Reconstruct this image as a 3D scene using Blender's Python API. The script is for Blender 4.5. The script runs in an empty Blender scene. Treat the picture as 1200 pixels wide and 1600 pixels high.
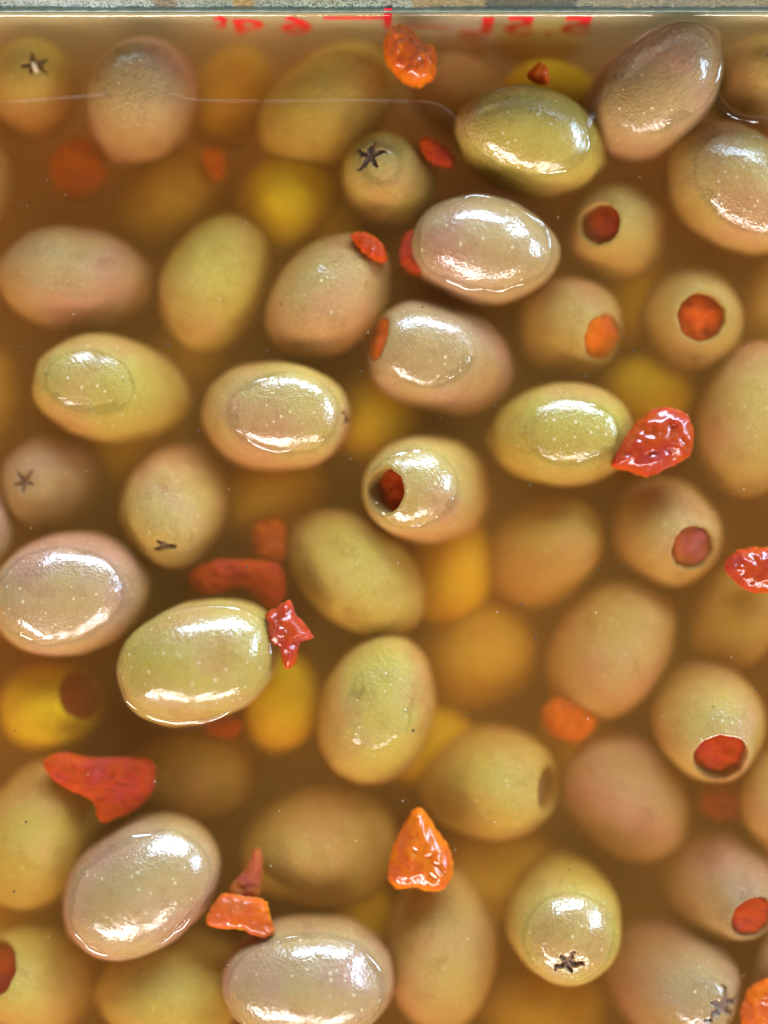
import bpy, bmesh, math, random
from mathutils import Vector, Matrix, noise
R = math.radians
S = bpy.context.scene
COL = S.collection
MM = 0.001
H = 220.0                                   # camera height over the brine, mm

# ------------------------------------------------------------------ camera
cam = bpy.data.cameras.new('camera')
cam.sensor_width = 36; cam.sensor_fit = 'AUTO'
cam.lens = 36 * H / 160.0
cam.clip_start = 0.01; cam.clip_end = 20
cam.dof.use_dof = True
cam.dof.focus_distance = (H - 2.0) * MM
cam.dof.aperture_fstop = 1.5
cam.dof.aperture_blades = 0
co = bpy.data.objects.new('camera', cam); COL.objects.link(co)
co.location = (0, 0, H * MM)
S.camera = co

# ------------------------------------------------------------------ world and lamps
W = bpy.data.worlds.new('World'); S.world = W; W.use_nodes = True
W.node_tree.nodes['Background'].inputs[0].default_value = (0.92, 0.96, 1.0, 1)
W.node_tree.nodes['Background'].inputs[1].default_value = 0.12

def lamp(name, az, el, dist, w, h, radiance, col):
    d = bpy.data.lights.new(name, 'AREA'); d.shape = 'RECTANGLE'
    d.size = w; d.size_y = h
    d.energy = radiance * math.pi * w * h
    d.color = col
    o = bpy.data.objects.new(name, d); COL.objects.link(o)
    p = Vector((math.cos(R(az)) * math.cos(R(el)), math.sin(R(az)) * math.cos(R(el)), math.sin(R(el)))) * dist
    o.location = p
    o.rotation_euler = (-p).to_track_quat('-Z', 'Y').to_euler()
    return o
lamp('window_lamp', 82, 23, 1.0, 1.14, 0.30, 40, (0.54, 0.74, 1.0))
lamp('side_window_lamp', 14, 22, 1.0, 0.60, 0.22, 34, (0.52, 0.73, 1.0))
lamp('doorway_lamp', 244, 22, 1.0, 0.70, 0.12, 58, (1.0, 0.97, 0.92))
lamp('shop_lamp', 289, 21, 1.0, 0.54, 0.10, 50, (1.0, 0.97, 0.93))

S.view_settings.view_transform = 'Standard'
S.view_settings.look = 'None'
S.view_settings.exposure = -0.18
S.view_settings.gamma = 1.0
S.cycles.use_denoising = True
S.cycles.denoiser = 'OPENIMAGEDENOISE'
S.cycles.volume_bounces = 3
S.cycles.max_bounces = 8
S.cycles.transparent_max_bounces = 16
S.cycles.sample_clamp_indirect = 4.0

# ------------------------------------------------------------------ helpers
def scale_at(z): return (H - z) / H
def at(px, py, z=0.0):
    """photo pixel -> point in mm on the level z"""
    k = scale_at(z) * 0.1
    return Vector(((px - 600) * k, (800 - py) * k, z))
def link(name, me, parent=None):
    o = bpy.data.objects.new(name, me); COL.objects.link(o)
    if parent: o.parent = parent
    return o
def mesh(name, verts, faces, mats, smooth=True, idx=None):
    me = bpy.data.meshes.new(name)
    me.from_pydata([tuple(c * MM for c in v) for v in verts], [], faces)
    for m in mats: me.materials.append(m)
    me.polygons.foreach_set('use_smooth', [smooth] * len(me.polygons))
    if idx: me.polygons.foreach_set('material_index', idx)
    me.update()
    return me
def tag(o, label=None, cat=None, group=None, kind=None):
    if label: o['label'] = label
    if cat: o['category'] = cat
    if group: o['group'] = group
    if kind: o['kind'] = kind
    return o

class N:
    """tiny node-tree writer"""
    def __init__(s, name):
        s.m = bpy.data.materials.new(name); s.m.use_nodes = True
        s.t = s.m.node_tree; s.t.nodes.clear()
        s.out = s.t.nodes.new('ShaderNodeOutputMaterial')
    def n(s, kind, **kw):
        x = s.t.nodes.new('ShaderNode' + kind)
        for k, v in kw.items():
            if k.startswith('_'): setattr(x, k[1:], v)
        for k, v in kw.items():
            if not k.startswith('_'): s.set(x, k, v)
        return x
    def set(s, x, k, v):
        i = x.inputs[int(k[1:])] if (k[0] == 'i' and k[1:].isdigit()) else x.inputs[k.replace('_', ' ')]
        if isinstance(v, bpy.types.NodeSocket): s.t.links.new(v, i)
        elif isinstance(v, bpy.types.Node): s.t.links.new(v.outputs[0], i)
        else: i.default_value = v
    def math(s, op, a, b=0.0, clamp=False):
        return s.n('Math', _operation=op, _use_clamp=clamp, i0=a, i1=b).outputs[0]
    def mix(s, f, a, b, blend='MIX'):
        x = s.n('Mix', _data_type='RGBA', _blend_type=blend)
        s.set(x, 'i0', f); s.set(x, 'i6', a); s.set(x, 'i7', b)
        return x.outputs[2]
    def ramp(s, v, lo, hi, a=0.0, b=1.0, smooth=True):
        x = s.n('MapRange', _interpolation_type='SMOOTHSTEP' if smooth else 'LINEAR')
        s.set(x, 'i0', v)
        for i, q in zip((1, 2, 3, 4), (lo, hi, a, b)): s.set(x, 'i%d' % i, q)
        return x.outputs[0]
    def wet(s, amp=0.0017, scale=330.0):
        """1 where the surface stands out of the brine (index matched and glossless below)"""
        g = s.n('NewGeometry'); sep = s.n('SeparateXYZ', i0=g.outputs['Position'])
        nz = s.n('TexNoise', Vector=g.outputs['Position'], Scale=scale, Detail=3.0)
        z = s.math('ADD', sep.outputs[2], s.math('MULTIPLY', s.math('SUBTRACT', nz.outputs[0], 0.5), amp))
        return s.ramp(z, 0.0001, 0.0007)

# ------------------------------------------------------------------ materials
def olive_material():
    s = N('olive_skin')
    oi = s.n('ObjectInfo'); tc = s.n('TexCoord')
    off = s.n('VectorMath', _operation='SCALE'); s.set(off, 'i0', (1, 0.7, 1.3)); off.inputs['Scale'].default_value = 1
    s.t.links.new(oi.outputs['Random'], off.inputs['Scale'])
    p = s.n('VectorMath', _operation='ADD', i0=tc.outputs['Object'], i1=off.outputs[0]).outputs[0]
    base = oi.outputs['Color']
    n1 = s.n('TexNoise', Vector=p, Scale=75.0, Detail=2.0).outputs[0]
    n2 = s.n('TexNoise', Vector=p, Scale=260.0, Detail=4.0, Roughness=0.6).outputs[0]
    n3 = s.n('TexNoise', Vector=p, Scale=1500.0, Detail=3.0).outputs[0]
    green = s.mix(1.0, base, (0.95, 0.99, 0.70, 1), 'MULTIPLY')
    pink = s.mix(1.0, base, (1.0, 0.77, 0.92, 1), 'MULTIPLY')
    c = s.mix(s.ramp(n1, 0.36, 0.62), green, base)
    c = s.mix(s.ramp(n1, 0.50, 0.68, 0, 0.85), c, pink)
    c = s.mix(s.ramp(n2, 0.48, 0.72, 0, 0.5), c, s.mix(1.0, base, (0.72, 0.60, 0.48, 1), 'MULTIPLY'))
    c = s.mix(s.ramp(n3, 0.35, 0.7, 0.0, 0.3), c, s.mix(1.0, base, (1.3, 1.22, 1.1, 1), 'MULTIPLY'))
    nb = s.n('TexNoise', Vector=p, Scale=130.0, Detail=5.0, Roughness=0.7, Distortion=0.6).outputs[0]
    c = s.mix(s.ramp(nb, 0.60, 0.72, 0, 0.45), c, s.mix(1.0, base, (0.66, 0.50, 0.40, 1), 'MULTIPLY'))
    v = s.n('TexVoronoi', Vector=p, Scale=880.0)
    pick = s.n('SeparateColor', i0=v.outputs['Color']).outputs[0]
    size = s.ramp(pick, 0.25, 1.0, 0.02, 0.30, False)
    dot = s.ramp(s.math('SUBTRACT', size, v.outputs['Distance']), -0.02, 0.09)
    c = s.mix(s.math('MULTIPLY', dot, s.ramp(s.wet(), 0, 1, 0.18, 0.46, False)), c, (0.74, 0.57, 0.32, 1))
    wet = s.wet()
    b1 = s.n('Bump', Strength=0.35, Distance=0.0006, Height=n2)
    n4 = s.n('TexNoise', Vector=p, Scale=3000.0, Detail=2.0).outputs[0]
    nn = s.math('ADD', s.math('MULTIPLY', n3, 1.0), s.math('MULTIPLY', n4, 0.5))
    b2 = s.n('Bump', Strength=0.6, Distance=0.00025, Height=s.math('ADD', nn, s.math('MULTIPLY', dot, 0.35)), Normal=b1)
    bs = s.n('BsdfPrincipled', Base_Color=c, Normal=b2)
    s.set(bs, 'Roughness', s.ramp(wet, 0, 1, 0.75, 0.11, False))
    s.set(bs, 'Specular IOR Level', s.ramp(wet, 0, 1, 0.0, 0.16, False))
    s.set(bs, 'Coat Weight', s.math('MULTIPLY', wet, 0.9))
    s.set(bs, 'Coat Roughness', 0.02); s.set(bs, 'Coat IOR', 1.5)
    s.set(bs, 'Coat Normal', s.n('Bump', Strength=0.42, Distance=0.00036, Height=s.math('ADD', n2, s.math('MULTIPLY', n3, 0.46))).outputs[0])
    s.t.links.new(bs.outputs[0], s.out.inputs[0])
    return s.m
def flesh_material():
    s = N('cut_olive_flesh')
    tc = s.n('TexCoord')
    n = s.n('TexNoise', Vector=tc.outputs['Object'], Scale=900.0, Detail=3.0).outputs[0]
    bs = s.n('BsdfPrincipled', Base_Color=s.mix(n, (0.12, 0.06, 0.035, 1), (0.26, 0.15, 0.09, 1)), Roughness=0.5)
    s.set(bs, 'Specular IOR Level', 0.25)
    s.t.links.new(bs.outputs[0], s.out.inputs[0])
    return s.m
def pimento_material():
    s = N('pimento_flesh')
    oi = s.n('ObjectInfo'); tc = s.n('TexCoord')
    p = s.n('VectorMath', _operation='ADD', i0=tc.outputs['Object'], i1=oi.outputs['Random']).outputs[0]
    base = oi.outputs['Color']
    n1 = s.n('TexNoise', Vector=p, Scale=230.0, Detail=3.0).outputs[0]
    n2 = s.n('TexNoise', Vector=p, Scale=650.0, Detail=4.0, Roughness=0.55).outputs[0]
    rosy = s.mix(1.0, base, (0.95, 1.35, 2.3, 1), 'MULTIPLY')
    orange = s.mix(1.0, base, (1.08, 1.55, 0.5, 1), 'MULTIPLY')
    c = s.mix(s.ramp(n1, 0.40, 0.62), orange, base)
    c = s.mix(s.ramp(n1, 0.52, 0.70, 0, 0.85), c, rosy)
    c = s.mix(s.ramp(n2, 0.55, 0.8, 0, 0.5), c, s.mix(1.0, base, (1.2, 1.8, 1.6, 1), 'MULTIPLY'))
    wet = s.wet(0.0012)
    fv = s.n('VectorMath', _operation='MULTIPLY', i0=p, i1=(1.0, 0.25, 1.0)).outputs[0]
    n3 = s.n('TexNoise', Vector=fv, Scale=2600.0, Detail=3.0, Distortion=0.8).outputs[0]
    b = s.n('Bump', Strength=0.22, Distance=0.0005, Height=s.math('ADD', n2, s.math('MULTIPLY', n3, 0.5)))
    bs = s.n('BsdfPrincipled', Base_Color=c, Normal=b)
    s.set(bs, 'Roughness', s.ramp(wet, 0, 1, 0.6, 0.22, False))
    s.set(bs, 'Specular IOR Level', s.ramp(wet, 0, 1, 0.05, 0.4, False))
    s.set(bs, 'Coat Weight', s.math('MULTIPLY', wet, 0.4)); s.set(bs, 'Coat Roughness', 0.06)
    s.set(bs, 'Subsurface Weight', 0.6); s.set(bs, 'Subsurface Radius', (1.0, 0.3, 0.1)); s.set(bs, 'Subsurface Scale', 0.004)
    s.t.links.new(bs.outputs[0], s.out.inputs[0])
    return s.m
def film_material():
    s = N('clear_brine_film')
    g = s.n('NewGeometry')
    nz = s.n('TexNoise', Vector=g.outputs['Position'], Scale=700.0, Detail=2.0)
    b = s.n('Bump', Strength=0.10, Distance=0.0003, Height=nz.outputs[0])
    gl = s.n('BsdfGlossy', Roughness=0.04, Normal=b)
    tr = s.n('BsdfTransparent')
    fr = s.math('MINIMUM', s.n('Fresnel', IOR=1.55, Normal=b).outputs[0], 0.22)
    mx = s.n('MixShader', i0=fr, i1=tr, i2=gl)
    s.t.links.new(mx.outputs[0], s.out.inputs[0])
    return s.m
def brine_material():
    s = N('murky_brine')
    sc = s.n('VolumeScatter', Color=(1.0, 0.64, 0.16, 1), Density=41.0, Anisotropy=0.55)
    ab = s.n('VolumeAbsorption', Color=(0.89, 0.45, 0.02, 1), Density=54.0)
    ad = s.n('AddShader', i0=sc, i1=ab)
    s.t.links.new(ad.outputs[0], s.out.inputs['Volume'])
    return s.m
def plain(name, col, rough=0.5, spec=0.4, bump=0.0, scale=400.0, vary=0.15):
    s = N(name); tc = s.n('TexCoord')
    n = s.n('TexNoise', Vector=tc.outputs['Object'], Scale=scale, Detail=4.0).outputs[0]
    c = s.mix(n, tuple(x * (1 - vary) for x in col) + (1,), tuple(min(1, x * (1 + vary)) for x in col) + (1,))
    bs = s.n('BsdfPrincipled', Base_Color=c, Roughness=rough)
    s.set(bs, 'Specular IOR Level', spec)
    if bump: s.set(bs, 'Normal', s.n('Bump', Strength=bump, Distance=0.0004, Height=n).outputs[0])
    s.t.links.new(bs.outputs[0], s.out.inputs[0])
    return s.m
def frosted_material():
    """pebbled plastic with colour bands painted in for things showing through from behind"""
    s = N('pebbled_plastic')
    g = s.n('NewGeometry'); sep = s.n('SeparateXYZ', i0=g.outputs['Position'])
    st = s.n('VectorMath', _operation='MULTIPLY', i0=g.outputs['Position'], i1=(1, 1, 0.45)).outputs[0]
    v = s.n('TexVoronoi', Vector=st, Scale=2800.0, Randomness=1.0)
    peb = s.ramp(v.outputs['Distance'], 0.18, 0.50)
    big = s.n('TexNoise', Vector=g.outputs['Position'], Scale=26.0, Detail=2.0).outputs[0]
    c = s.mix(peb, (0.16, 0.21, 0.16, 1), (0.50, 0.60, 0.52, 1))
    c = s.mix(s.ramp(big, 0.45, 0.62), c, s.mix(peb, (0.24, 0.30, 0.32, 1), (0.80, 0.92, 0.96, 1)))
    x = sep.outputs[0]
    def band(a, b):
        a, b = (a - 600) * 1e-4 * 0.98, (b - 600) * 1e-4 * 0.98
        w = s.math('ADD', x, s.math('MULTIPLY', s.math('SUBTRACT', s.n('TexNoise', Vector=g.outputs['Position'], Scale=500.0).outputs[0], 0.5), 0.001))
        return s.math('MULTIPLY', s.ramp(w, a - 0.0004, a + 0.0004), s.ramp(w, b - 0.0004, b + 0.0004, 1, 0))
    for a, b, col in ((238, 274, (0.34, 0.24, 0.17, 1)), (362, 396, (0.62, 0.40, 0.13, 1)), (646, 762, (0.52, 0.37, 0.16, 1)),
                      (760, 905, (0.10, 0.085, 0.07, 1)), (905, 1210, (0.42, 0.35, 0.24, 1))):
        c = s.mix(s.math('MULTIPLY', band(a, b), 0.88), c, col)  # bands painted into the colour for things blurred behind the plastic
    bs = s.n('BsdfPrincipled', Base_Color=c, Roughness=0.2, Metallic=0.55)
    s.set(bs, 'Normal', s.n('Bump', Strength=1.0, Distance=0.0004, Height=peb).outputs[0])
    s.t.links.new(bs.outputs[0], s.out.inputs[0])
    return s.m

SKIN, FLESH, PIM, FILM, BRINE = olive_material(), flesh_material(), pimento_material(), film_material(), brine_material()
FLOORING = plain('clouded_plastic_floor', (0.42, 0.34, 0.18), 0.4, 0.3, 0.1, 120.0, 0.2)
def see_through(m, share):
    t = m.node_tree; out = next(n for n in t.nodes if n.type == 'OUTPUT_MATERIAL'); old = out.inputs[0].links[0].from_socket
    mx = t.nodes.new('ShaderNodeMixShader'); tr = t.nodes.new('ShaderNodeBsdfTransparent'); mx.inputs[0].default_value = share
    t.links.new(old, mx.inputs[1]); t.links.new(tr.outputs[0], mx.inputs[2]); t.links.new(mx.outputs[0], out.inputs[0])
    return m
PLASTIC = plain('clouded_plastic', (0.66, 0.57, 0.30), 0.3, 0.4, 0.1, 120.0, 0.2)
LIP = plain('green_plastic_edge', (0.11, 0.14, 0.11), 0.2, 0.6, 0.4, 700.0, 0.4)
PRINT = plain('red_print', (0.80, 0.004, 0.03), 0.5, 0.2, 0, 900.0, 0.1)
PEBBLE = see_through(frosted_material(), 0.12)
see_through(PLASTIC, 0.5)
SPECK = plain('dark_herb_speck', (0.06, 0.035, 0.015), 0.6, 0.3, 0, 900.0, 0.5)
MOTE = plain('pale_pulp_mote', (0.75, 0.62, 0.40), 0.4, 0.5, 0, 900.0, 0.2)

# ------------------------------------------------------------------ the setting: brine, tub
def box(name, x0, x1, y0, y1, z0, z1, mats, parent=None):
    v = [(x, y, z) for z in (z0, z1) for y in (y0, y1) for x in (x0, x1)]
    f = [(0, 2, 3, 1), (4, 5, 7, 6), (0, 1, 5, 4), (2, 6, 7, 3), (0, 4, 6, 2), (1, 3, 7, 5)]
    return link(name, mesh(name, v, f, mats, False), parent)
WALL_Y = 78.0
tag(box('brine', -95, 95, -110, WALL_Y - 0.05, -47.9, 0.0, [BRINE]), kind='structure')

tub = bpy.data.objects.new('food_tub', None); COL.objects.link(tub); tub.location = (0, 0, -50 * MM)
tag(tub, 'clear plastic food tub with red graduation marks on its pebbled back wall', 'food tub')
def tub_part(o):
    o.parent = tub; o.matrix_parent_inverse = Matrix.Translation((0, 0, 50 * MM)); return o
tub_part(box('floor_panel', -97, 97, -112, WALL_Y + 2, -50, -48, [FLOORING]))
tub_part(box('side_wall', -98, -95.2, -112, WALL_Y + 2, -47.9, 5, [FLOORING]))
tub_part(box('side_wall', 95.2, 98, -112, WALL_Y + 2, -47.9, 5, [FLOORING]))
tub_part(box('front_wall', -95, 95, -112, -110.2, -47.9, 5, [FLOORING]))
tub_part(box('back_wall', -95, 95, WALL_Y, WALL_Y + 1.9, -47.9, 0.6, [PLASTIC]))
def pebbled_panel():
    nx, nz = 420, 16
    vs, fs = [], []
    for j in range(nz + 1):
        for i in range(nx + 1):
            x = -95 + 190 * i / nx; z = 1.6 + 12.4 * j / nz
            y = WALL_Y + 0.35 + 0.35 * noise.noise((x * 1.3, z * 1.3, 3.1)) + 0.2 * noise.noise((x * 0.12, z * 0.3, 9))
            vs.append((x, y, z))
    for j in range(nz):
        for i in range(nx):
            a = j * (nx + 1) + i
            fs.append((a, a + 1, a + nx + 2, a + nx + 1))
    k = len(vs)
    vs += [(-95, WALL_Y + 2, 1.6), (95, WALL_Y + 2, 1.6), (95, WALL_Y + 2, 14), (-95, WALL_Y + 2, 14)]
    fs.append((k, k + 3, k + 2, k + 1))
    return mesh('pebbled_panel', vs, fs, [PEBBLE])
tub_part(link('pebbled_panel', pebbled_panel()))
def lip():
    vs, fs, n, m = [], [], 200, 8
    for i in range(n + 1):
        x = -95 + 190 * i / n
        w = 0.25 * noise.noise((x * 0.4, 0, 0))
        for j in range(m):
            t = 2 * math.pi * j / m
            vs.append((x, WALL_Y + 0.1 + (0.55 + 0.25 * w) * math.cos(t), 1.1 + w * 0.5 + 0.5 * math.sin(t)))
    for i in range(n):
        for j in range(m):
            a, b = i * m + j, i * m + (j + 1) % m
            fs.append((a, b, b + m, a + m))
    return mesh('lip', vs, fs, [LIP])
tub_part(link('lip', lip()))

def zpy(py): return H - WALL_Y * H / ((800 - py) * 0.1)
def wall_x(px, z): return (px - 600) * 0.1 * scale_at(z)
def printed(text, px0, px1, py0, py1):
    """red print on the wall's outside, so it reads mirrored from within"""
    cu = bpy.data.curves.new('print', 'FONT'); cu.body = text; cu.size = 1; cu.offset = 0.034; cu.resolution_u = 6
    tmp = bpy.data.objects.new('print', cu); COL.objects.link(tmp)
    bpy.context.view_layer.update()
    me = bpy.data.meshes.new_from_object(tmp.evaluated_get(bpy.context.evaluated_depsgraph_get()))
    bpy.data.objects.remove(tmp); bpy.data.curves.remove(cu)
    xs = [v.co.x for v in me.vertices]; ys = [v.co.y for v in me.vertices]
    z1, z0 = zpy(py0), zpy(py1); zc = (z0 + z1) / 2
    X0, X1 = wall_x(px0, zc), wall_x(px1, zc)
    for v in me.vertices:
        u = (v.co.x - min(xs)) / (max(xs) - min(xs)); w = (v.co.y - min(ys)) / (max(ys) - min(ys))
        v.co = Vector((X1 + (X0 - X1) * u, WALL_Y - 0.12, z0 + (z1 - z0) * w)) * MM
    me.materials.clear(); me.materials.append(PRINT)
    return tub_part(link('print', me))
def stroke(px0, px1, py0, py1):
    z1, z0 = zpy(py0), zpy(py1); zc = (z0 + z1) / 2
    return tub_part(box('graduation_mark', wall_x(px0, zc), wall_x(px1, zc), WALL_Y - 0.16, WALL_Y - 0.1, z0, z1, [PRINT]))
printed('6', 437, 487, 24, 51); printed('q', 366, 414, 29, 52); printed('t', 334, 358, 22, 42)
printed('L', 719, 770, 26, 52); printed('5', 788, 836, 25, 53); printed('.', 848, 867, 47, 53); printed('5', 876, 926, 25, 53)
stroke(505, 600, 25, 28.5); stroke(600, 612, 12, 42); stroke(630, 702, 39.5, 42.5)

# ------------------------------------------------------------------ liquid edges and the rim's reflected line
def ribbon(name, path, widths, height, mat, parent=None):
    """a low rounded ridge, standing in for a reflected line, along a path of points on the level z = 0"""
    prof = [(-1, 0.0), (-0.7, 0.25), (-0.35, 0.8), (0, 1.0), (0.35, 0.8), (0.7, 0.25), (1, 0.0)]
    vs, fs = [], []
    n = len(path)
    for i, p in enumerate(path):
        q0, q1 = path[max(0, i - 1)], path[min(n - 1, i + 1)]
        t = Vector((q1[0] - q0[0], q1[1] - q0[1])).normalized(); nn = Vector((-t.y, t.x))
        fade = min(1, i / 3, (n - 1 - i) / 3)
        for d, h in prof:
            vs.append((p[0] + nn.x * d * widths, p[1] + nn.y * d * widths, 0.04 + height * h * fade))
    m = len(prof)
    for i in range(n - 1):
        for j in range(m - 1):
            a = i * m + j
            fs.append((a, a + m, a + m + 1, a + 1))
    return link(name, mesh(name, vs, fs, [mat]), parent)
def smooth_path(pts, step=6):
    out = []
    P = [Vector((p[0], p[1])) for p in pts]
    for i in range(len(P) - 1):
        p0, p1, p2, p3 = P[max(0, i - 1)], P[i], P[i + 1], P[min(len(P) - 1, i + 2)]
        for k in range(step):
            t = k / step
            out.append(0.5 * ((2 * p1) + (p2 - p0) * t + (2 * p0 - 5 * p1 + 4 * p2 - p3) * t * t + (3 * p1 - p0 - 3 * p2 + p3) * t ** 3))
    out.append(P[-1])
    return [tuple(at(p.x, p.y)) for p in out]
for hh, pts in zip((0.38, 0.38, 0.55, 0.62), ([(-10, 165), (60, 161), (110, 157), (150, 154), (178, 144)], [(262, 148), (285, 156), (312, 161), (400, 163), (520, 162), (640, 163), (680, 167), (703, 182), (718, 200), (730, 216)],
            [(912, 205), (918, 186), (930, 165), (950, 145), (974, 124)], [(1112, 132), (1120, 152), (1136, 172), (1158, 184), (1205, 190)])):
    tag(ribbon('rim_reflection_ridge', smooth_path(pts), 0.75, hh, FILM), kind='structure')  # glossy ridges added in place of the tub rim's reflection in the brine
def wall_meniscus():
    vs, fs, n = [], [], 240
    ds = [0, 0.15, 0.35, 0.6, 0.95, 1.4, 2.0]
    for i in range(n + 1):
        x = -95 + 190 * i / n
        h = 1.35 + 0.35 * noise.noise((x * 0.035, 0, 1)) + 0.05 * noise.noise((x * 0.5, 0, 1))
        lam = 0.62 + 0.16 * noise.noise((x * 0.03, 5, 1))
        for d in ds: vs.append((x, WALL_Y - 0.2 - d, 0.03 + h * math.exp(-d / lam)))
    m = len(ds)
    for i in range(n):
        for j in range(m - 1):
            a = i * m + j
            fs.append((a, a + 1, a + m + 1, a + m))
    return mesh('brine_edge', vs, fs, [FILM])
tag(link('brine_edge', wall_meniscus()), kind='structure')

# ------------------------------------------------------------------ olives
def axis_frame(phi, tau):
    x = Vector((math.cos(R(phi)) * math.cos(R(tau)), math.sin(R(phi)) * math.cos(R(tau)), math.sin(R(tau))))
    up = Vector((0, 0, 1)) if abs(x.z) < 0.98 else Vector((0, 1, 0))
    y = up.cross(x).normalized(); z = x.cross(y)
    return Matrix((x, y, z)).transposed()

def olive_mesh(a, b, feature, seed, hole=0.0, nub=False, roll=0.0, slit=1.0):
    """lathe along +X, the featured end at +a; mm"""
    rnd = random.Random(seed)
    egg = rnd.uniform(-0.05, 0.05); pw = rnd.uniform(0.90, 1.0)
    star = feature in ('star', 'vee')
    dents = []
    for _ in range(rnd.choice((1, 2, 3))):
        v = Vector((rnd.uniform(-0.8, 0.8), rnd.gauss(0, 1), rnd.gauss(0, 1))); v.normalize()
        dents.append((v, rnd.uniform(0.16, 0.42), rnd.uniform(0.015, 0.05)))
    nub = nub or (feature not in ('nub',) and rnd.random() < 0.4)
    nv = 96 if star else 56
    prof = []                                   # (x, r, in cavity)
    if hole:
        th0 = math.asin(min(0.95, hole / b))
        x0 = a * math.cos(th0)
        dep = hole * 1.15
        prof += [(x0 - dep, 0.0, 1), (x0 - dep * 0.98, hole * 0.5, 1), (x0 - dep * 0.8, hole * 0.88, 1), (x0 - dep * 0.45, hole * 0.95, 1), (x0 - dep * 0.15, hole * 0.955, 1),
                 (x0 - 0.12, hole * 0.97, 0), (x0 + 0.02, hole * 1.0, 0)]
        ths = [th0 + 0.05 + (math.pi - th0 - 0.05) * i / 34 for i in range(35)]
    elif star:
        ths = [0.0] + [0.02 + 0.46 * (i / 22) for i in range(23)] + [0.48 + (math.pi - 0.48) * i / 28 for i in range(1, 29)]
    else:
        ths = [math.pi * i / 38 for i in range(39)]
    for th in ths:
        x = a * math.cos(th); r = b * max(0.0, math.sin(th)) ** pw * (1 + egg * math.cos(th))
        prof.append((x, r, 0))
    vs, fs, idx, dark = [], [], [], []
    arms = 4 if feature == 'star' else 2
    ang = [2 * math.pi * k / 5 + rnd.uniform(-0.2, 0.2) for k in range(5)] if feature == 'star' else ([0.6, -0.6, math.pi] if feature == 'vee' else [])
    ang = [q + R(roll) for q in ang]
    lens = [rnd.uniform(0.8, 1.25) * 2.0 * slit for _ in ang]
    for i, (x, r, cav) in enumerate(prof):
        for j in range(nv):
            t = 2 * math.pi * j / nv
            p = Vector((x, r * math.cos(t), r * math.sin(t)))
            q = p / 8.0 + Vector((seed * 3.1, seed * 1.7, 0))
            d = 0.075 * b * noise.noise(q * 0.8) + 0.022 * b * noise.noise(q * 2.3) + 0.007 * b * noise.noise(q * 7)
            un = Vector((x / a, p.y / b, p.z / b))
            for dv, dw, dh in dents: d -= dh * b * math.exp(-((un - dv).length / dw) ** 2)
            if cav or (hole and i < 9):
                d = 0
                g = 1 + 0.07 * noise.noise((2 * math.cos(t) + seed, 2 * math.sin(t), 3)) + 0.04 * noise.noise((5 * math.cos(t) + seed, 5 * math.sin(t), 8))
                e = max(0.0, 1 - max(0, i - 6) / 3); p.y *= 1 + (g - 1) * e; p.z *= 1 + (g - 1) * e
            nrm = Vector((x / (a * a), p.y / (b * b), p.z / (b * b)))
            nrm = nrm.normalized() if nrm.length > 1e-9 else Vector((1, 0, 0))
            p = p + nrm * d
            k = 0.0
            if nub and x < 0:
                e = r / (0.16 * b); p.x -= 0.09 * a * math.exp(-e * e)
            if feature == 'nub' and x > 0:
                e = r / (0.17 * b); p.x += 0.085 * a * math.exp(-e * e)
            if feature == 'dimple' and x > 0:
                e = r / (0.22 * b); p.x -= 0.05 * a * math.exp(-e * e)
            if star and x > 0:
                for q_, L in zip(ang, lens):
                    dt = (t - q_ + 0.35 * noise.noise((r * 1.1 + seed, q_ * 3, 5)) + math.pi) % (2 * math.pi) - math.pi
                    along = r * math.cos(dt); side = abs(r * math.sin(dt))
                    if along >= -0.1 and along < L:
                        w = slit * (0.58 * (1 - along / L) ** 0.7 + 0.08) * (1 + 0.5 * noise.noise((along * 1.6 + seed, q_ * 5, 1)))
                        k = max(k, max(0.0, 1 - side / w) ** 0.6)
                e = r / 2.4
                p.x -= 0.75 * k + 0.25 * math.exp(-e * e)
                if r > 0.05: pass
            vs.append(p); dark.append(k)
    n = len(prof)
    for i in range(n - 1):
        for j in range(nv):
            A, B = i * nv + j, i * nv + (j + 1) % nv
            f = (A, B, B + nv, A + nv)
            fs.append(f)
            idx.append(1 if (sum(dark[q] for q in f) / 4 > 0.28 or (prof[i][2] and prof[i + 1][2] and i < 2)) else 0)
    return vs, fs, idx

def merge_mesh(name, vs, fs, idx, mats):
    me = mesh(name, vs, fs, mats, True, idx)
    bm = bmesh.new(); bm.from_mesh(me)
    bmesh.ops.remove_doubles(bm, verts=bm.verts, dist=1e-7)
    bmesh.ops.recalc_face_normals(bm, faces=bm.faces)
    for f in bm.faces: f.smooth = True
    bm.to_mesh(me); bm.free()
    return me

def pimento_plug(hole, x, seed, rough=0.25, dome=0.5):
    vs, fs = [], []
    nr, nv = 8, 28
    for i in range(nr + 1):
        u = i / nr
        for j in range(nv):
            t = 2 * math.pi * j / nv
            r = hole * 0.99 * u * (1 + 0.05 * noise.noise((3 * math.cos(t) + seed, 3 * math.sin(t), 2)))
            y, z = r * math.cos(t), r * math.sin(t)
            h = dome * (1 - u * u) + rough * hole * (noise.noise((y * 0.5 + seed, z * 0.5, 1)) + 0.5 * noise.noise((y * 1.3, z * 1.3 + seed, 4)))
            vs.append((x + h, y, z))
    for j in range(nv): vs.append((x - hole * 0.8, hole * 0.9 * math.cos(2 * math.pi * j / nv), hole * 0.9 * math.sin(2 * math.pi * j / nv)))
    for i in range(nr + 1):
        for j in range(nv):
            A, B = i * nv + j, i * nv + (j + 1) % nv
            fs.append((A, A + nv, B + nv, B))
    fs.append(tuple((nr + 1) * nv + j for j in range(nv)))
    return merge_mesh('pimento', vs, fs, [0] * len(fs), [PIM])

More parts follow.
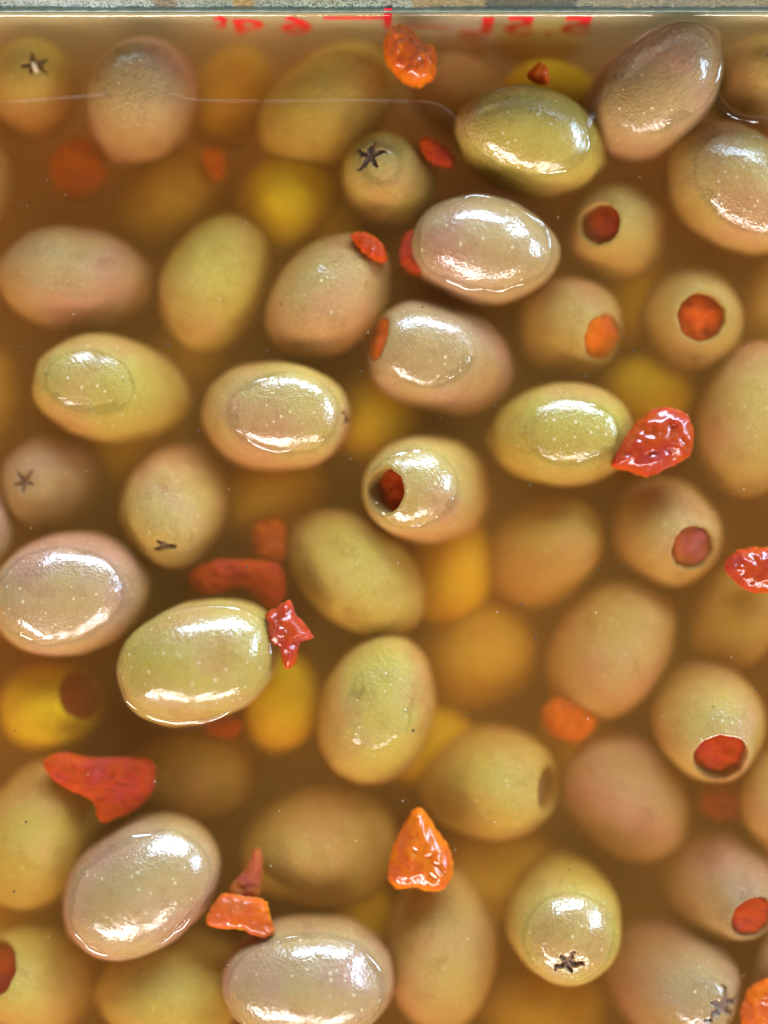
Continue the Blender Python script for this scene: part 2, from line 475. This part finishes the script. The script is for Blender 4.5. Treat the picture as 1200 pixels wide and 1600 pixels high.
def film_ring(c, M, a, b, seed, h0=0.75):
    """the meniscus that climbs the olive where it breaks the surface (world mm)"""
    D = Matrix.Diagonal((1 / a ** 2, 1 / b ** 2, 1 / b ** 2))
    Q = M @ D @ M.transposed()
    z = h0 - c.z
    Q2 = Matrix(((Q[0][0], Q[0][1]), (Q[1][0], Q[1][1]))); q = Vector((Q[0][2], Q[1][2]))
    inv = Q2.inverted(); x0 = -z * (inv @ q)
    k = 1 - z * z * Q[2][2] + z * z * q.dot(inv @ q)
    if k < 0.02: return None
    l11 = math.sqrt(Q2[0][0]); l21 = Q2[1][0] / l11; l22 = math.sqrt(Q2[1][1] - l21 ** 2)
    n = 96; ds = [-0.55, -0.25, 0.0, 0.15, 0.32, 0.55, 0.85, 1.25, 1.75]
    pts = []
    for i in range(n):
        t = 2 * math.pi * i / n; u, v = math.cos(t) * math.sqrt(k), math.sin(t) * math.sqrt(k)
        y = v / l22; x = (u - l21 * y) / l11
        pts.append(Vector((c.x + x0.x + x, c.y + x0.y + y)))
    vs, fs = [], []
    for i in range(n):
        tg = (pts[(i + 1) % n] - pts[i - 1]).normalized(); nn = Vector((tg.y, -tg.x))
        t = 2 * math.pi * i / n
        w = noise.noise((math.cos(t) * 1.2 + seed, math.sin(t) * 1.2, 2)); w2 = noise.noise((math.cos(t) * 4 + seed, math.sin(t) * 4, 7))
        h = h0 * max(0.3, 0.85 + 0.9 * w + 0.2 * w2); lam = 0.75 * (1 + 0.35 * w)
        for d in ds:
            z_ = h * math.exp(-d / lam) if d >= 0 else h
            e = d + 0.30 * w2 + 0.25 * w
            vs.append((pts[i].x + nn.x * e, pts[i].y + nn.y * e, z_ + 0.02))
    m = len(ds)
    for i in range(n):
        for j in range(m - 1):
            A, B = i * m + j, ((i + 1) % n) * m + j
            fs.append((A, A + 1, B + 1, B))
    return vs, fs

PINK, TAN, YEL, GRN, AMB, MUS, GRY, BRN = ((0.345, 0.200, 0.098), (0.365, 0.222, 0.076), (0.375, 0.250, 0.064), (0.35, 0.232, 0.060), (0.48, 0.315, 0.045), (0.62, 0.46, 0.025), (0.37, 0.26, 0.15), (0.30, 0.175, 0.095))
RED, ORG, ROSE, DRED = (0.33, 0.027, 0.010), (0.46, 0.070, 0.008), (0.30, 0.052, 0.030), (0.26, 0.020, 0.008)
OLIVES = []
def olive(label, px, py, a, b, level, col, phi=0, tau=0, end=None, feature='plain', hole=0, pim=None, nub=False, roll=0, slit=1.0, fill=0.3, dome=0.5, film=None, chip=False):
    """a, b in photo pixels at the surface; level > 0: half-width of the dry patch over b (stands out of the brine), level < 0: mm of brine over its top"""
    OLIVES.append(1); seed = len(OLIVES)
    a, b, hole = a * 0.1, b * 0.1, hole * 0.1
    if end:
        dx, dy = (end[0] - px) * 0.1, -(end[1] - py) * 0.1
        phi = math.degrees(math.atan2(dy, dx)); L = math.hypot(dx, dy)
        tau = math.degrees(math.acos(min(1, L / (a * 0.96))))
    ext = math.hypot(a * math.sin(R(tau)), b * math.cos(R(tau)))
    zc = -ext * math.sqrt(1 - level ** 2) if level > 0 else -ext + level
    k = scale_at(zc + (0 if level > 0 else 0.3 * b))
    a *= k; b *= k; hole *= k
    c = at(px, py, zc)
    M = axis_frame(phi, tau)
    vs, fs, idx = olive_mesh(a, b, feature, seed, hole, nub, roll, slit)
    me = merge_mesh('olive', vs, fs, idx, [SKIN, FLESH])
    o = link('olive', me)
    o.matrix_world = Matrix.Translation(c * MM) @ M.to_4x4()
    o.color = (*col, 1)
    tag(o, label, 'olive', 'olives in the brine')
    if hole and pim:
        x0 = a * math.cos(math.asin(min(0.95, hole / b)))
        p = link('pimento', pimento_plug(hole, x0 - hole * fill, seed, 0.13, dome), o)
        p.color = (*pim, 1)
    if chip:
        bm = bmesh.new(); bmesh.ops.create_icosphere(bm, subdivisions=2, radius=1)
        for v in bm.verts: v.co = Vector((a * 0.965 + v.co.x * 0.35, -0.6 + v.co.y * 1.0, 0.15 + v.co.z * 0.42 + 0.1 * noise.noise(v.co * 2))) * MM
        cm = bpy.data.meshes.new('flesh_chip'); bm.to_mesh(cm); bm.free(); cm.materials.append(MOTE)
        link('flesh_chip', cm, o)
    if level > 0 and film is not False:
        got = film_ring(c, M, a, b, seed, film or 0.8)
        if got:
            f = link('brine_film', mesh('brine_film', got[0], got[1], [FILM]), o)
            f.matrix_parent_inverse = o.matrix_world.inverted()
    return o

# -- top row, by the printed wall
olive('green olive with a dark slit and pale chip, in the far corner by the wall', 48, 138, 92, 73, -2.0, GRN, end=(74, 126), feature='star', chip=True)
olive('mauve olive with a frosty dull patch, beside the slit olive under the wall', 222, 158, 98, 84, 0.42, PINK, 62, 8, film=False)
olive('amber olive deep between the mauve olive and the big tan one', 362, 152, 82, 62, -10, AMB, 60)
olive('big tan olive wholly under the brine below the printed letters', 512, 170, 124, 84, -2.6, YEL, 42, nub=False)
olive('dim tan olive behind the orange pimento lump at the wall', 722, 152, 84, 64, -6.5, TAN, -20)
olive('small yellow olive carrying a red scrap, under the printed figures', 856, 142, 72, 47, -6.0, MUS, 0)
olive('pinkish olive with large wet top and a pointed tip towards the corner', 1020, 145, 122, 86, 0.80, PINK, 42, 14, feature='nub', film=1.2)
olive('pale olive cut by the frame edge with a small brown slit near the wall', 1182, 135, 84, 72, -1.2, TAN, end=(1190, 102), feature='vee', roll=90)
olive('yellow tan olive with oval wet top and a blunt tip, under the small scrap', 826, 222, 120, 82, 0.80, YEL, -14, feature='nub', tau=-4, film=1.1)
olive('small green olive with a dark star slit and a round bubble of brine', 606, 284, 92, 72, 0.30, GRN, end=(580, 264), feature='star', slit=1.25, film=0.2)
olive('tan olive with wet top cut by the frame edge, below the pale slit olive', 1148, 294, 120, 90, 0.74, TAN, -35, 8, film=1.1)
olive('olive with a dark red round hole turned to its side, under the oval wet olive', 965, 364, 104, 80, -0.9, TAN, end=(922, 367), feature='hole', hole=32, pim=RED, fill=0.5)
olive('amber tan olive lying deep under the mauve olive', 268, 312, 108, 74, -8.5, AMB, 32)
olive('round mustard yellow olive deep in the brine', 452, 318, 84, 74, -5, MUS, 20)
olive('pale olive mostly cut off by the frame edge', -38, 290, 80, 55, -4, TAN, 80)
olive('blurred yellow olive against the wall beneath the figures', 838, 66, 74, 34, -11, YEL, 0)
olive('blurred pale olive against the wall beneath the red dash', 706, 66, 70, 34, -9, GRY, 5)
# -- second row
olive('pinkish tan olive with the broadest oval wet top and frosty glare', 756, 391, 116, 82, 0.88, PINK, -6)
olive('smooth mauve olive lying level under the brine at the frame edge, beside the tapered one', 120, 437, 122, 81, -0.5, PINK, 175, 6)
olive('olive with pink top and tapered green lower end, beside the level mauve one', 336, 442, 114, 83, -0.8, YEL, 250, feature='nub')
olive('tan olive with a faint shine and red pimento at its upper tip', 515, 464, 114, 84, 0.44, TAN, 45, 5, film=False)
olive('rosy olive with a wet crescent and pimento showing at its narrow end', 690, 561, 122, 84, 0.60, PINK, end=(585, 534), feature='hole', hole=36, pim=ORG, fill=0.1)
olive('submerged tan olive with an orange pimento in its end', 880, 510, 102, 80, -1.4, TAN, end=(934, 538), feature='hole', hole=36, pim=ORG, fill=0.05)
olive('olive facing straight up with a round bright red filled hole', 1078, 500, 100, 81, -0.8, TAN, end=(1077, 509), feature='hole', hole=38, pim=(0.46, 0.045, 0.009), fill=0.36)
olive('yellow olive deep at the frame edge beside the bright red hole', 1200, 470, 80, 55, -6, YEL, 70)
olive('big tan olive standing on end along the frame edge', 1170, 655, 124, 80, -0.5, TAN, 82)
olive('yellow green olive with a small wet ring at its blunt end', 176, 610, 124, 83, 0.50, GRN, 172, 15, feature='dimple', film=0.5)
olive('tan olive with a large speckled wet top and dark nick at its end', 430, 651, 120, 86, 0.70, TAN, end=(540, 658), feature='vee', roll=90)
olive('lime yellow olive with glittering wet top touching the red lump', 880, 681, 112, 81, 0.62, GRN, 2, 6)
olive('mustard olive deep above the glossy red lump', 1010, 608, 80, 56, -8, MUS, 0)
olive('olive with an open hole holding a small wet red bit, in the middle', 666, 763, 118, 86, 0.66, TAN, end=(598, 768), feature='hole', hole=36, pim=RED, fill=0.75)
olive('dull brown olive with a small dark star at the frame edge', 86, 757, 100, 78, -2.4, BRN, end=(60, 755), feature='star')
olive('olive with a dark notch like a swallow tail at its lower end', 275, 786, 116, 86, 0.25, TAN, end=(272, 850), feature='vee', roll=180, film=False)
olive('smooth yellowish olive slanting down from the deep red strip', 556, 896, 124, 82, -0.9, YEL, -38)
olive('blurred yellow olive with a faint scar at its upper end', 846, 864, 112, 80, -4.2, YEL, end=(910, 812), feature='dimple')
olive('olive with a pale pink filled hole, below the glossy red lump', 1040, 829, 102, 83, -0.9, TAN, end=(1066, 856), feature='hole', hole=36, pim=ROSE, fill=0.25)
olive('pale sliver of an olive at the frame edge above the purplish olive', -42, 832, 72, 62, -1, GRY, 80)
# -- middle rows
olive('purplish pink olive with broad wet top at the frame edge', 108, 927, 126, 96, 0.74, PINK, 12)
olive('greenish olive with the brightest glassy wet top, beside the small red star of pimento', 312, 1034, 130, 94, 0.92, GRN, 22)
olive('upright olive pink above and green below with a thin crescent shine', 590, 1108, 122, 89, 0.50, YEL, 74, 12)
olive('blurred round amber olive deep in the middle', 746, 1020, 98, 86, -8.5, AMB, 10)
olive('large smooth tan olive slanting over a blurred orange bit', 953, 1014, 120, 89, -2.4, TAN, 58)
olive('yellow tan olive deep under the red lump at the frame edge', 1152, 958, 92, 70, -5, YEL, 60)
olive('deep yellow olive with a dark red ragged hole', 80, 1104, 94, 71, -4.5, MUS, end=(146, 1076), feature='hole', hole=40, pim=DRED, fill=0.05)
olive('olive with a wet glint above its brick red filled hole', 1105, 1126, 106, 85, 0.40, TAN, end=(1107, 1174), feature='hole', hole=42, pim=RED, fill=0.38, film=False)
olive('yellow olive lying level with an empty looking hole in its end', 758, 1220, 120, 88, -1.6, YEL, end=(856, 1222), feature='hole', hole=37, pim=(0.30, 0.16, 0.075), fill=0.6)
olive('rosy tan smooth olive slanting beside the level yellow one', 975, 1242, 120, 90, -3.4, PINK, -48)
olive('dark yellow blurred olive deep under the glassy olive', 300, 1205, 100, 76, -6.5, YEL, 10)
olive('green yellow blurred olive deep beside the upright olive', 440, 1095, 80, 62, -6.5, MUS, 80)
# -- bottom rows
olive('large yellow olive at the frame edge under the ragged pimento strip', 66, 1300, 126, 90, -1.4, YEL, 68)
olive('large pinkish olive with slanted wet top and a small pointed tip', 220, 1384, 134, 99, 0.84, PINK, 215, -6, feature='nub')
olive('dull yellow olive under cloudy brine between two pimento bits', 502, 1322, 122, 96, -3.2, YEL, 8)
olive('long tan olive standing upright below the orange and pink pimento', 690, 1478, 132, 88, -1.4, TAN, 87)
olive('olive green olive with a dark star slit inside a glassy wet cap', 878, 1428, 118, 89, 0.66, GRN, end=(873, 1470), feature='star', slit=1.15)
olive('tan olive with an orange red pimento hole near the frame corner', 1122, 1374, 120, 86, -0.5, BRN, end=(1152, 1408), feature='hole', hole=36, pim=RED, fill=0.2)
olive('tan olive peeping in at the frame edge above the orange red hole', 1214, 1250, 80, 58, -2, TAN, 80)
olive('brown olive with a purple slit and a wet glint at the bottom edge', 1046, 1528, 120, 90, 0.36, BRN, end=(1106, 1536), feature='star', film=False, slit=1.6)
olive('greyish pink olive with a glassy wet top cut by the bottom edge', 484, 1530, 134, 98, 0.88, PINK, 4, feature='plain')
olive('bright yellow olive in the corner with a ragged red hole', 58, 1522, 112, 92, -1.2, YEL, end=(8, 1484), feature='hole', hole=44, pim=DRED, fill=0.3)
olive('dull green olive with a small tip, cut by the bottom edge', 272, 1540, 120, 88, -1.6, YEL, 186, feature='nub')
olive('orange amber olive deep at the bottom below the star slit olive', 850, 1572, 100, 60, -8, AMB, 0)
olive('brown sliver of an olive at the frame edge by the lowest red bit', 1222, 1500, 72, 45, -2, BRN, 80)
olive('dark olive green shape deep under the rosy crescent olive', 596, 640, 92, 72, -7.5, MUS, 60)
olive('dark mustard shape deep beside the sloping yellowish olive', 704, 888, 92, 68, -7.5, MUS, 80)
olive('amber shape deep at the frame edge beside the small wet ring', -22, 620, 80, 62, -8, AMB, 80)
olive('brownish amber shape deep left of the open hole olive', 425, 775, 92, 72, -7.5, AMB, 30)
olive('orange brown shape deep above the star slit olive', 770, 1356, 104, 78, -8, AMB, 20)

olive('dark brown shape deep between the dull brown star olive and the purplish one', 215, 690, 84, 62, -9.5, MUS, 40)
olive('dim shape deep between the crescent shine olive and the level yellow one', 660, 1160, 84, 62, -9.5, MUS, 20)
olive('dim amber shape deep between the tapered olive and the small wet ring', 300, 545, 80, 60, -9, AMB, 60)
olive('dim amber shape deep under the olive facing straight up', 985, 470, 80, 60, -9, MUS, 80)
olive('dim shape deep under the level yellow olive by the empty hole', 905, 1170, 84, 64, -9, AMB, 120)
olive('dim shape deep between the corner hole olive and the long ragged strip', 20, 1440, 70, 55, -8, AMB, 20)
olive('dim shape deep between the dull yellow olive and the greyish wet one', 560, 1440, 84, 60, -8.5, MUS, 100)
olive('dim yellow shape deep below the round mustard olive', 540, 380, 70, 56, -9, MUS, 100)

# ------------------------------------------------------------------ loose pimento
CH = []
def pimento_piece(label, outline, level, thick, col, rough=1.0, bubble=None):
    """outline in photo pixels; level: mm of its top over (+) or under (-) the brine"""
    CH.append(1); seed = 100 + len(CH) * 7.3
    z = level - thick * 0.5
    P = [at(x, y, z) for x, y in outline]
    P = [Vector((p.x, p.y)) for p in P]
    cx = sum(p.x for p in P) / len(P); cy = sum(p.y for p in P) / len(P); c = Vector((cx, cy))
    n = len(P); per = max(5, 96 // n); ring = []
    for i in range(n):
        p0, p1, p2, p3 = P[i - 1], P[i], P[(i + 1) % n], P[(i + 2) % n]
        for k in range(per):
            t = k / per
            sm = 0.5 * ((2 * p1) + (p2 - p0) * t + (2 * p0 - 5 * p1 + 4 * p2 - p3) * t * t + (3 * p1 - p0 - 3 * p2 + p3) * t ** 3)
            ring.append(sm * 0.9 + (p1 * (1 - t) + p2 * t) * 0.1)
    m = len(ring); nr = 14; vs, fs = [], []
    def edge(q):
        best = 1e9
        for k in range(0, m):
            a_, b_ = ring[k], ring[(k + 1) % m]; ab = b_ - a_
            t_ = max(0, min(1, (q - a_).dot(ab) / max(1e-9, ab.length_squared)))
            best = min(best, (q - a_ - ab * t_).length)
        return best
    grid = [[c + (p - c) * (i / nr) for p in ring] for i in range(nr + 1)]
    dist = [[edge(q) for q in row] for row in grid]
    D = max(max(r_) for r_ in dist) * 0.75
    def ridge(x, y):
        q = Vector((x * 0.42 + seed, y * 0.42, seed)); r1 = 1 - 2 * abs(noise.noise(q)); r2 = noise.noise(q * 2.2); r3 = noise.noise(q * 4)
        return (0.18 * r1 + 0.40 * r2 + 0.05 * r3) * rough
    for side in (1, -1):
        for i in range(nr + 1):
            u = i / nr
            for jj, p in enumerate(ring):
                q = grid[i][jj]
                w_ = min(1.0, dist[i][jj] / D)
                prof = math.sqrt(max(0.0, 1 - (1 - w_) ** 2))
                t_ = min(1.0, u / 0.4); t_ = t_ * t_ * (3 - 2 * t_)
                w0 = min(1.0, dist[0][0] / D); prof = prof * t_ + math.sqrt(max(0.0, 1 - (1 - w0) ** 2)) * (1 - t_)
                rg = ridge(q.x, q.y) * t_ + ridge(c.x, c.y) * (1 - t_)
                h = thick * 0.5 * prof * (1 + 0.55 * ridge(q.x, q.y)) + 0.2 * thick * ridge(q.x * 0.5, q.y * 0.5 + 9) * (1 if side > 0 else 1)
                e = q + (p - c).normalized() * (0.30 * noise.noise((q.x * 1.1 + seed, q.y * 1.1, side)) + 0.16 * noise.noise((q.x * 2.9 + seed, q.y * 2.9, side))) * rough * u
                vs.append((e.x - cx, e.y - cy, side * thick * 0.5 * prof + (0.24 * thick * rg * (1 if side > 0 else 0.6)) * (0.25 + 0.75 * prof)))
    off = (nr + 1) * m
    for s_ in (0, 1):
        for i in range(nr):
            for j in range(m):
                A, B = s_ * off + i * m + j, s_ * off + i * m + (j + 1) % m
                fs.append((A, A + m, B + m, B) if s_ == 0 else (A, B, B + m, A + m))
    for j in range(m):
        A, B = nr * m + j, nr * m + (j + 1) % m
        fs.append((A, A + off, B + off, B))
    o = link('pimento_piece', merge_mesh('pimento_piece', vs, fs, [0] * len(fs), [PIM]))
    o.location = Vector((cx, cy, z)) * MM
    o.color = (*col, 1)
    if bubble:
        bc = at(bubble[0], bubble[1], 0) - Vector((cx, cy, z)); rr = bubble[2] * 0.1
        bm = bmesh.new(); bmesh.ops.create_uvsphere(bm, u_segments=28, v_segments=16, radius=rr * MM)
        bmesh.ops.delete(bm, geom=[v for v in bm.verts if v.co.z < -0.3 * rr * MM], context='VERTS')
        for v in bm.verts: v.co += Vector((bc.x, bc.y, thick * 0.5 + 0.1)) * MM
        for f in bm.faces: f.smooth = True
        bmm = bpy.data.meshes.new('bubble'); bm.to_mesh(bmm); bm.free(); bmm.materials.append(FILM)
        link('bubble', bmm, o)
    return tag(o, label, 'pimento', 'loose pimento bits in the brine')
pimento_piece('upright orange red pimento lump touching the printed wall', [(605, 52), (626, 41), (648, 54), (662, 70), (676, 72), (682, 95), (678, 122), (655, 136), (632, 130), (612, 110), (600, 88)], 1.6, 6.0, ORG)
pimento_piece('tiny orange pimento scrap lying on the small yellow olive', [(843, 98), (858, 112), (856, 132), (838, 130), (824, 118)], 0.2, 2.2, ORG)
pimento_piece('dull red pimento bit between the star slit olive and the oval wet one', [(655, 222), (672, 214), (705, 238), (708, 262), (684, 258), (664, 246)], -1.2, 3.0, RED)
pimento_piece('red pimento at the tip of the faintly shining tan olive', [(548, 368), (572, 364), (598, 380), (604, 408), (585, 408), (562, 392)], 0.2, 3.5, RED)
pimento_piece('red orange pimento tucked beside the broad oval wet top', [(632, 366), (650, 362), (662, 392), (664, 430), (642, 428), (624, 402)], -1.6, 4.0, RED)
pimento_piece('blurred orange pimento deep under the mauve olive', [(95, 226), (130, 212), (160, 236), (168, 280), (130, 314), (92, 300), (78, 262)], -8.0, 6.0, ORG)
pimento_piece('large glossy red pimento lump beside the lime yellow olive', [(955, 728), (972, 690), (1000, 655), (1032, 637), (1070, 646), (1084, 676), (1076, 712), (1040, 732), (1010, 744), (982, 736)], 2.2, 6.5, RED, 1.0)
pimento_piece('glossy red pimento lump cut by the frame edge', [(1132, 886), (1150, 862), (1182, 856), (1222, 862), (1226, 915), (1196, 926), (1160, 918)], 1.8, 5.5, RED)
pimento_piece('small ragged red pimento star holding a round bubble', [(416, 962), (432, 950), (452, 938), (464, 962), (488, 994), (468, 1006), (462, 1036), (446, 1044), (436, 1012), (420, 1000)], 1.6, 4.0, RED, 1.3, bubble=(441, 986, 13))
pimento_piece('long blurred red pimento strip above the glassy olive', [(298, 892), (340, 876), (400, 876), (438, 884), (446, 926), (420, 950), (380, 918), (330, 930), (300, 918)], -4.2, 3.0, RED)
pimento_piece('blurred orange pimento square above the red strip', [(400, 816), (436, 808), (450, 836), (444, 874), (408, 876), (394, 846)], -5.5, 4.0, ORG)
pimento_piece('blurred orange pimento under the large smooth tan olive', [(852, 1100), (880, 1088), (918, 1094), (934, 1126), (908, 1156), (866, 1150), (846, 1126)], -5.5, 5.0, ORG)
pimento_piece('long ragged pimento strip, pink at one end and orange at the other', [(68, 1190), (96, 1176), (150, 1184), (200, 1182), (238, 1190), (240, 1232), (214, 1262), (168, 1284), (152, 1276), (146, 1252), (110, 1234), (80, 1214)], -0.5, 4.5, RED, 1.1)
pimento_piece('orange pimento lump with a glint and a pink underside', [(646, 1264), (662, 1266), (682, 1296), (704, 1330), (706, 1372), (684, 1392), (644, 1386), (618, 1388), (606, 1366), (616, 1318), (636, 1280)], 1.6, 6.0, ORG, 1.0)
pimento_piece('flat crumpled orange pimento by the large pinkish olive', [(322, 1440), (344, 1398), (380, 1400), (414, 1408), (424, 1438), (430, 1456), (414, 1466), (376, 1452), (346, 1450)], 0.7, 2.6, ORG, 1.2)
pimento_piece('dark pink pimento wedge above the crumpled orange one', [(358, 1388), (384, 1356), (398, 1326), (410, 1336), (408, 1386), (398, 1402), (372, 1402)], -1.0, 3.5, ROSE)
pimento_piece('red orange pimento at the bottom corner beside the purple slit', [(1160, 1566), (1176, 1540), (1206, 1530), (1226, 1560), (1220, 1612), (1170, 1612), (1158, 1592)], 0.3, 4.0, ORG)
pimento_piece('faint pinkish orange pimento on the deep amber tan olive', [(318, 236), (344, 236), (354, 262), (342, 284), (324, 266)], -7.6, 2.5, ORG)
pimento_piece('faint red pimento showing under the glassy olive', [(318, 1128), (350, 1118), (376, 1126), (368, 1150), (330, 1148)], -7.0, 3.0, RED)
pimento_piece('dark red pimento deep under the brick red hole', [(1096, 1232), (1130, 1222), (1166, 1238), (1160, 1276), (1120, 1282), (1094, 1262)], -7.5, 4.0, DRED)

# ------------------------------------------------------------------ specks afloat
def specks(name, spots, size, mat, seed):
    rnd = random.Random(seed); vs, fs = [], []
    for x, y in spots:
        p = at(x, y); s = size * rnd.uniform(0.5, 1.3); n = rnd.choice((5, 6, 7)); k = len(vs); el = rnd.uniform(0.4, 1.0); rot = rnd.uniform(0, 3.14)
        for lv, zz, sc in ((0, 0.03, 0.8), (1, 0.12, 1.0), (2, 0.20, 0.6)):
            for j in range(n):
                t = 2 * math.pi * j / n; r = s * sc * rnd.uniform(0.7, 1.2)
                u, v = r * math.cos(t), r * math.sin(t) * el
                vs.append((p.x + u * math.cos(rot) - v * math.sin(rot), p.y + u * math.sin(rot) + v * math.cos(rot), zz))
        for lv in (0, 1):
            for j in range(n):
                A, B = k + lv * n + j, k + lv * n + (j + 1) % n
                fs.append((A, B, B + n, A + n))
        fs.append(tuple(k + j for j in range(n))[::-1]); fs.append(tuple(k + 2 * n + j for j in range(n)))
    return tag(link(name, mesh(name, vs, fs, [mat], False)), kind='stuff')
rnd = random.Random(5)
dark = [(688, 654), (773, 634), (975, 526), (989, 548), (915, 588), (1163, 539), (827, 758), (1079, 594), (936, 891), (952, 898), (837, 996), (729, 1118), (837, 1108), (925, 1152), (1022, 1177), (1180, 1076), (300, 645), (310, 672),
        (225, 475), (502, 996), (678, 934), (815, 945), (620, 415), (660, 480), (878, 418), (480, 548), (418, 549), (640, 545), (808, 775), (960, 760), (1130, 940)]
dark += [(rnd.uniform(20, 1180), rnd.uniform(260, 1560)) for _ in range(34)]
specks('herb_specks', dark, 0.22, SPECK, 2)
specks('pulp_specks', [(rnd.uniform(10, 1190), rnd.uniform(80, 1590)) for _ in range(70)], 0.09, MOTE, 3)
